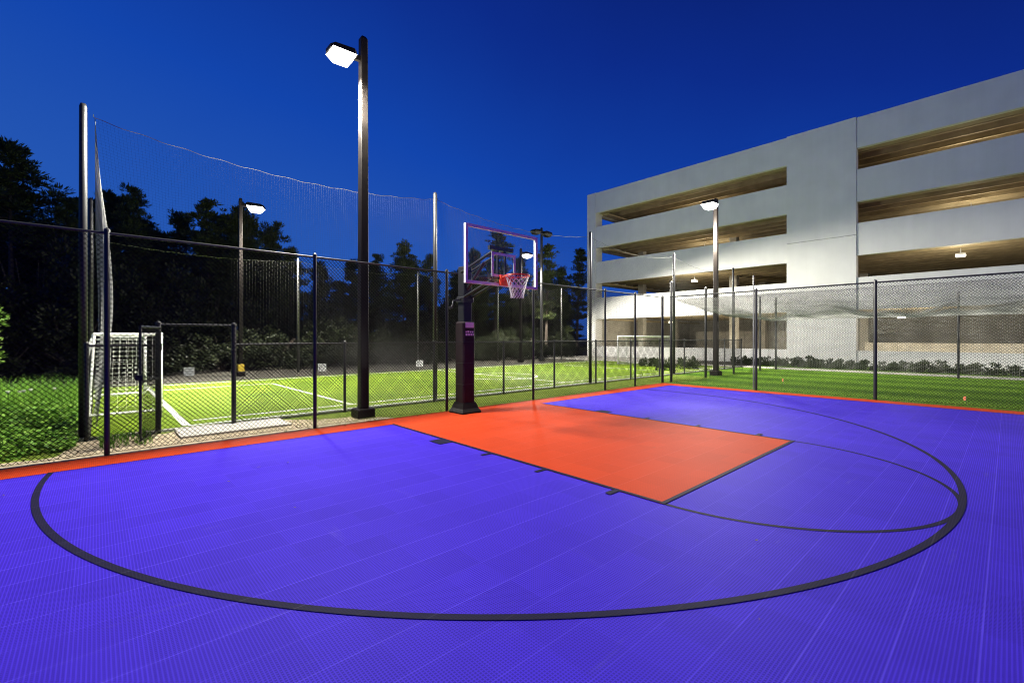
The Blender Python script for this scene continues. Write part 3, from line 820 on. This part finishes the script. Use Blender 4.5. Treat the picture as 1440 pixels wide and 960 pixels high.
def flag(loc, label, rz):
    t = thing('marker_flag', label, 'marker flag', loc, rz, 'orange marker flags in the lawn')
    MB().tube([(0, 0, 0), (0.01, 0, .22)], .004, 5).build('wire_stem', M['steel'], t)
    mb = MB(); v = []
    for i in range(5):
        for k in (0, 1): v.append((.01 + i * .035, .02 * math.sin(i * 1.5), .12 + .09 * k - .006 * i))
    mb.add(v, [(2 * i, 2 * i + 2, 2 * i + 3, 2 * i + 1) for i in range(4)]).add([(q[0], q[1] + .002, q[2]) for q in v], [(2 * i, 2 * i + 1, 2 * i + 3, 2 * i + 2) for i in range(4)])
    mb.build('flag_sheet', M['orange'], t)
flag((11.3, 2.95, 0.006), 'orange marker flag in the lawn beside the fence post near the cage', .6)
flag((9.3, -1.55, 0.006), 'orange marker flag in the lawn close to the red court border', .4)

# ================================================================== TREES
def ball_pts(rng, n, R):
    d = rng.normal(size=(n, 3)); d /= np.linalg.norm(d, axis=1, keepdims=True)
    return d * (R * rng.uniform(.25, 1, (n, 1)) ** .6), d
def make_pine(seed, H, crown_from, spread, nb, sparse=1.0, top=1.0):
    rng = np.random.default_rng(seed)
    lean = rng.normal(0, .012, 2)
    tr = MB(); n = 9; pts = []
    for i in range(n):
        tt = i / (n - 1); pts.append((lean[0] * H * tt + .10 * math.sin(3 * tt + seed), lean[1] * H * tt + .10 * math.cos(2.3 * tt + seed) - .1, H * tt))
    r0 = .0135 * H
    tr.tube(pts, [r0 * (1 - .88 * i / (n - 1)) for i in range(n)], 8)
    C = []; D = []
    P_ = np.array(pts)
    for b in range(nb):
        tt = crown_from + (1 - crown_from) * ((b + rng.uniform(0, 1)) / nb)
        prof = (1 - (tt - crown_from) / (1 - crown_from)) ** .75 * .9 + .14
        prof *= min(1, .45 + (tt - crown_from) * 3.2)
        ln = spread * prof * rng.uniform(.45, 1.2)
        az = rng.uniform(0, 2 * PI); up = rng.uniform(-.05, .45)
        base = np.array([np.interp(tt, np.linspace(0, 1, n), P_[:, k]) for k in range(3)])
        dirv = np.array([math.cos(az), math.sin(az), up]); tip = base + dirv * ln
        mid = base + dirv * ln * .55 + np.array([0, 0, -.05 * ln])
        tr.tube([base, mid, tip], [r0 * .22, r0 * .13, r0 * .05], 5)
        nc = max(3, int(ln / .34 * sparse))
        for c in range(nc):
            s_ = rng.uniform(.35, 1.08)
            cc = base + dirv * ln * s_ + rng.normal(0, .16 + .08 * ln, 3) * np.array([1, 1, .7])
            R = rng.uniform(.28, .62) * (spread / 2.4) ** .5
            k = int(62 * (R / .45) ** 2)
            q, d = ball_pts(rng, k, R); q[:, 2] *= .5
            C.append(cc + q); D.append(d + np.array([0, 0, .55]))
    cr_ = MB(); C = np.concatenate(C); D = np.concatenate(D)
    cr_.leaves(C, D, rng.uniform(.20, .38, len(C)), rng.uniform(.045, .085, len(C)), rng)
    return tr, cr_
protos = []
for i, (H, cf, spr, nb, sp) in enumerate(((11, .42, 2.5, 46, 1.1), (12, .28, 2.3, 60, 1.2), (10, .20, 2.0, 60, 1.35), (13, .55, 2.8, 36, 1.0), (9.5, .12, 2.3, 70, 1.4), (12, .33, 1.5, 56, 1.5))):
    tr, cr_ = make_pine(40 + i, H, cf, spr, nb, sp)
    t = thing('pine_tree', '', 'tree', (0, 0, 0), 0, 'pine trees behind the field')
    tr.build('trunk', M['bark'], t, True); cr_.build('crown', M['needle'], t)
    protos.append((t, H)); 
used = set()
CAMX, CAMY = cam.location.x, cam.location.y
YAW = math.radians(42.463); FX = math.sin(YAW); FY = math.cos(YAW)
def at(px, d):
    k = (px - 720) / 638.72
    return CAMX + d * (FX + k * FY), CAMY + d * (FY - k * FX)
TREES = [  # column in the photo, distance, top row, proto, crown width factor, label
    (18, 30, 205, 3, 1.00, 'tallest pine with a broad dark crown at the left edge of the picture'),
    (-30, 34, 240, 0, 1.05, 'dark pine partly cut off by the left edge behind the small bright tree'),
    (62, 36, 315, 0, .85, 'shorter dark pine in the gap right of the tallest left pine'),
    (98, 31, 283, 1, .85, 'dense pine just left of the tall black corner pole of the net'),
    (152, 33, 268, 5, .9, 'slim pine rising behind the edge-on net at the corner pole'),
    (183, 32, 266, 1, .75, 'pine with a tapered crown right of the net corner pole'),
    (210, 38, 322, 2, .9, 'low pine in the dip right of the net corner pole'),
    (255, 36, 300, 2, .8, 'rounded pine left of the pointed pine near the far floodlight'),
    (291, 33, 284, 5, 1.1, 'pointed pine left of the floodlight'),
    (345, 34, 296, 4, .95, 'broad bushy pine directly behind the floodlight'),
    (378, 36, 318, 4, .75, 'bushy pine right of the floodlight'),
    (408, 33, 348, 2, .8, 'pine stepping down right of the bushy pines by the floodlight'),
    (452, 40, 372, 4, .8, 'low dense tree behind the fence between far floodlight and tallest pole'),
    (495, 40, 366, 2, .85, 'low pine just left of the tallest light pole'),
    (530, 38, 360, 1, .7, 'dark pine just right of the tallest light pole'),
    (564, 35, 345, 0, .8, 'round topped pine left of the second black net pole'),
    (604, 37, 360, 3, .62, 'pine whose crown sits behind the second black net pole'),
    (640, 39, 384, 4, .75, 'low pine behind the top of the basketball post'),
    (667, 36, 352, 2, .75, 'pine seen through the left part of the glass backboard'),
    (698, 36, 326, 5, 1.2, 'pointed pine seen through the middle of the glass backboard'),
    (731, 38, 362, 2, .75, 'pine seen through the right part of the glass backboard'),
    (766, 36, 346, 5, 1.15, 'pointed pine right of the backboard frame'),
    (789, 40, 376, 2, .7, 'small pine between the backboard and the garage corner'),
    (812, 42, 350, 5, 1.1, 'slim pine touching the left corner of the parking garage'),
]
for i, (px, d, ty, pi_, wf, lab) in enumerate(TREES):
    x, y = at(px, d); top = 1.621 + (474.2 - ty) / 638.72 * d
    root, H = protos[pi_]
    t = root if pi_ not in used else copy_tree(root)
    used.add(pi_)
    s = top / H
    t.location = (x, y, 0); t.rotation_euler = (0, 0, random.uniform(0, 6.28)); t.scale = (s * wf * 1.12, s * wf * 1.12, s)
    t['label'] = lab

rs = random.Random(5)
for i in range(22):                                      # second row closing the tree wall
    px = -40 + i * 40 + rs.uniform(-12, 12); d = rs.uniform(46, 52)
    near = min(TREES, key=lambda q: abs(q[0] - px))
    ty = near[2] + rs.uniform(12, 44)
    x, y = at(px, d); pi_ = rs.choice((1, 2, 4)); root, H = protos[pi_]
    t = copy_tree(root); s = (1.621 + (474.2 - ty) / 638.72 * d) / H
    t.location = (x, y, 0); t.rotation_euler = (0, 0, rs.uniform(0, 6.28)); t.scale = (s * 1.6, s * 1.6, s)
    t['label'] = 'dark pine filling the back row of the tree wall'; t['group'] = 'back row pines closing the tree wall'

def make_bush(seed, R, H, n, leaf):
    rng = np.random.default_rng(seed); mb = MB(); C = []; D = []
    for c in range(26):
        a = rng.uniform(0, 2 * PI); rr = R * math.sqrt(rng.uniform(0, 1)); hh = H * rng.uniform(.15, 1) * (1 - .5 * (rr / R) ** 2)
        q, d = ball_pts(rng, n // 26, rng.uniform(.3, .55) * R * .6)
        C.append(np.array([rr * math.cos(a), rr * math.sin(a), hh]) + q); D.append(d + [0, 0, .3])
    C = np.concatenate(C); D = np.concatenate(D); C[:, 2] = np.abs(C[:, 2])
    mb.leaves(C, D, rng.uniform(.7, 1.3, len(C)) * leaf, rng.uniform(.4, .7, len(C)) * leaf, rng)
    st = MB()
    for k in range(7):
        a = rng.uniform(0, 2 * PI); st.tube([(0, 0, -.05), (R * .3 * math.cos(a), R * .3 * math.sin(a), H * .4), (R * .6 * math.cos(a), R * .6 * math.sin(a), H * .8)], [.04, .025, .01], 5)
    return mb, st
ubs = []
for i in range(3):
    a, b = make_bush(70 + i, 2.2, 2.9, 5200, .16)
    t = thing('shrub', 'dark leafy shrub in the undergrowth between far net and pines', 'shrub', (0, 0, 0), 0, 'dark shrubs in the undergrowth behind the field')
    a.build('foliage', M['broad'], t); b.build('stem', M['bark'], t); ubs.append(t)
r4 = random.Random(11)
k = 0
for row, (yy, hs) in enumerate(((23.6, .65), (26.2, 1.15), (29.2, 1.6))):
    x = -16.5
    while x < 27.5:
        t = ubs[k] if k < 3 else copy_tree(ubs[k % 3])
        s = r4.uniform(.8, 1.25)
        t.location = (x, yy + r4.uniform(-.7, .7) + max(0, (x - 20) * .3), 0); t.rotation_euler = (0, 0, r4.uniform(0, 6.28)); t.scale = (s, s, s * hs * r4.uniform(.75, 1.2))
        x += r4.uniform(1.9, 2.9); k += 1

# ------------------------------------------------------------------ planting
def scatter_blades(n, xr, yr, h, w, m, name, fn=None, seed=0, lean=.4):
    rng = np.random.default_rng(seed)
    x = rng.uniform(*xr, n); y = rng.uniform(*yr, n)
    keep = np.ones(n, bool) if fn is None else fn(x, y, rng)
    x, y = x[keep], y[keep]; n = len(x)
    hh = h * rng.uniform(.5, 1.25, n); az = rng.uniform(0, 2 * PI, n); az2 = rng.uniform(0, 2 * PI, n); le = lean * rng.uniform(.2, 1, n) * hh
    ww = w * rng.uniform(.6, 1.3, n) / 2
    b = np.stack([x, y, np.zeros(n)], 1); s = np.stack([np.cos(az) * ww, np.sin(az) * ww, 0 * x], 1)
    mid = b + np.stack([np.cos(az2) * le * .35, np.sin(az2) * le * .35, hh * .6], 1)
    tip = b + np.stack([np.cos(az2) * le, np.sin(az2) * le, hh], 1)
    v = np.stack([b - s, b + s, mid + s * .7, mid - s * .7, tip], 1).reshape(-1, 3)
    i = np.arange(n)[:, None] * 5
    mb = MB(); mb.add(v, np.concatenate([i + np.array([[0, 1, 2, 3]]), ])); mb.f.append(i + np.array([[3, 2, 4, 3]]))
    o = mb.build(name, m); kind(o, 'stuff'); return o
def verge_fn(x, y, rng):
    q = np.clip((x + 4.2) / 2.6, 0, 1)
    return rng.uniform(0, 1, len(x)) < q
scatter_blades(26000, (-4.2, 10.5), (5.84, 7.44), .055, .007, M['vblade'], 'verge_grass', verge_fn, 1)
scatter_blades(22000, (8.74, 12.5), (-4.5, 6.5), .06, .008, M['vblade'], 'lawn_edge_grass', lambda x, y, r: r.uniform(0, 1, len(x)) < np.exp(-(x - 8.74) / .35), 2)
scatter_blades(42000, (8.8, 19.6), (-5, 7.4), .05, .010, M['lblade'], 'lawn_grass', None, 3)
scatter_blades(9000, (-12.0, -6.25), (8.4, 14.0), .62, .014, M['blade'], 'tall_grass', None, 4, .55)
scatter_blades(260, (-5.95, -5.35), (6.5, 7.35), .20, .014, M['blade'], 'weeds', lambda x, y, r: r.uniform(0, 1, len(x)) < .6, 5, .7)

rng = np.random.default_rng(21)
# leafy ground cover, front planting bed
n = 15000; x = rng.uniform(-11, -6.15, n); y = rng.uniform(6.45, 9.0, n)
edge = 6.62 + .20 * np.sin(x * 3.1) + .12 * np.sin(x * 8.3) + np.clip((x + 7.0) * .55, 0, 2)
hgt = .10 + .40 * np.clip((y - edge) / 1.3, 0, 1) + .08 * np.sin(x * 5) * np.sin(y * 6)
k_ = (y > edge) & (x < -6.2); x, y, hgt = x[k_], y[k_], hgt[k_]
C = np.stack([x, y, hgt * rng.uniform(.25, 1.05, len(x))], 1)
D = rng.normal(size=(len(x), 3)); D[:, 2] = np.abs(D[:, 2]) * .5
kind(MB().leaves(C, D, rng.uniform(.05, .11, len(x)), rng.uniform(.035, .07, len(x)), rng, .7).build('groundcover', M['cover']), 'stuff')
# leaf litter on the sand
n = 1500; x = rng.uniform(-13, -2.2, n); y = rng.uniform(5.82, 7.3, n)
C = np.stack([x, y, np.full(n, .022)], 1); D = rng.normal(size=(n, 3)); D[:, 2] *= .25
kind(MB().leaves(C, D, rng.uniform(.02, .06, n), rng.uniform(.008, .02, n), rng).build('leaf_litter', mat('dry_leaf_litter', (.13, .09, .045), .9, var=.5, nscale=20)), 'stuff')
# a few fallen leaves and needles blown onto the court
n = 150; x = rng.uniform(-13, 8.6, n); y = 5.95 - np.abs(rng.normal(0, 2.2, n))
C = np.stack([x, y, np.full(n, .036)], 1); D = rng.normal(size=(n, 3)); D[:, 2] *= .06
kind(MB().leaves(C, D, rng.uniform(.025, .06, n), rng.uniform(.008, .022, n), rng, .9).build('leaf_litter', bpy.data.materials['dry_leaf_litter']), 'stuff')
# white flowers
C = np.stack([rng.uniform(-9.2, -6.4, 14), rng.uniform(8.8, 10.5, 14), rng.uniform(.55, .70, 14)], 1)
fl_ = MB(); [fl_.tube([c, c + np.array([0, 0, .035])], [.012, .035], 7) for c in C]
kind(fl_.build('white_flowers', M['white']), 'stuff')

# small bright tree at the left edge
yt = thing('young_tree', 'small bright green leafy tree at the left edge by the groundcover', 'tree', (-8.0, 9.6, 0))
MB().tube([(0, 0, 0), (.03, .02, .8), (-.02, 0, 1.6)], [.05, .04, .015], 8).tube([(.02, 0, .7), (.35, .1, 1.3), (.6, 0, 1.7)], [.025, .018, .008], 6).tube([(.02, 0, .8), (-.3, .2, 1.5)], [.025, .01], 6).build('trunk', M['bark'], yt, True)
Cs = []; Ds = []
for c, R in (((.1, 0, 1.75), .55), ((.45, -.1, 1.55), .38), ((.55, .1, 1.95), .33), ((-.4, .2, 1.6), .55), ((.25, 0, 1.2), .33), ((-.1, -.2, 2.05), .4), ((.6, -.1, 1.3), .25)):
    q, d = ball_pts(rng, 420, R); Cs.append(np.array(c) + q); Ds.append(d + [0, 0, .2])
Cs = np.concatenate(Cs); Ds = np.concatenate(Ds)
MB().leaves(Cs, Ds, rng.uniform(.06, .12, len(Cs)), rng.uniform(.035, .07, len(Cs)), rng, .5).build('crown', M['bright'], yt)

# low hedge of rounded bushes in front of the garage
hb_ = []
for i in range(2):
    a, b = make_bush(90 + i, .55, .55, 900, .10)
    t = thing('hedge_bush', 'low dark bush in the row along the garage wall behind the cage', 'bush', (0, 0, 0), 0, 'low bushes in a row along the garage wall')
    a.build('foliage', M['hedge'], t); hb_.append(t)
k = 0; y = 8.6
while y > -7.5:
    t = hb_[k] if k < 2 else copy_tree(hb_[k % 2])
    s = r4.uniform(.85, 1.25); t.location = (22.4 + r4.uniform(-.25, .25), y, 0); t.rotation_euler = (0, 0, r4.uniform(0, 6)); t.scale = (s, s, s * .9)
    y -= r4.uniform(.7, .95); k += 1
# small plants by the pale bed near the goal
for px_, d in ((935, 22.5), (912, 25), (968, 23.5)):
    t = copy_tree(hb_[k % 2]); k += 1
    x, y = at(px_, d); t.location = (x, y, 0); t.scale = (1, 1, 1.1)
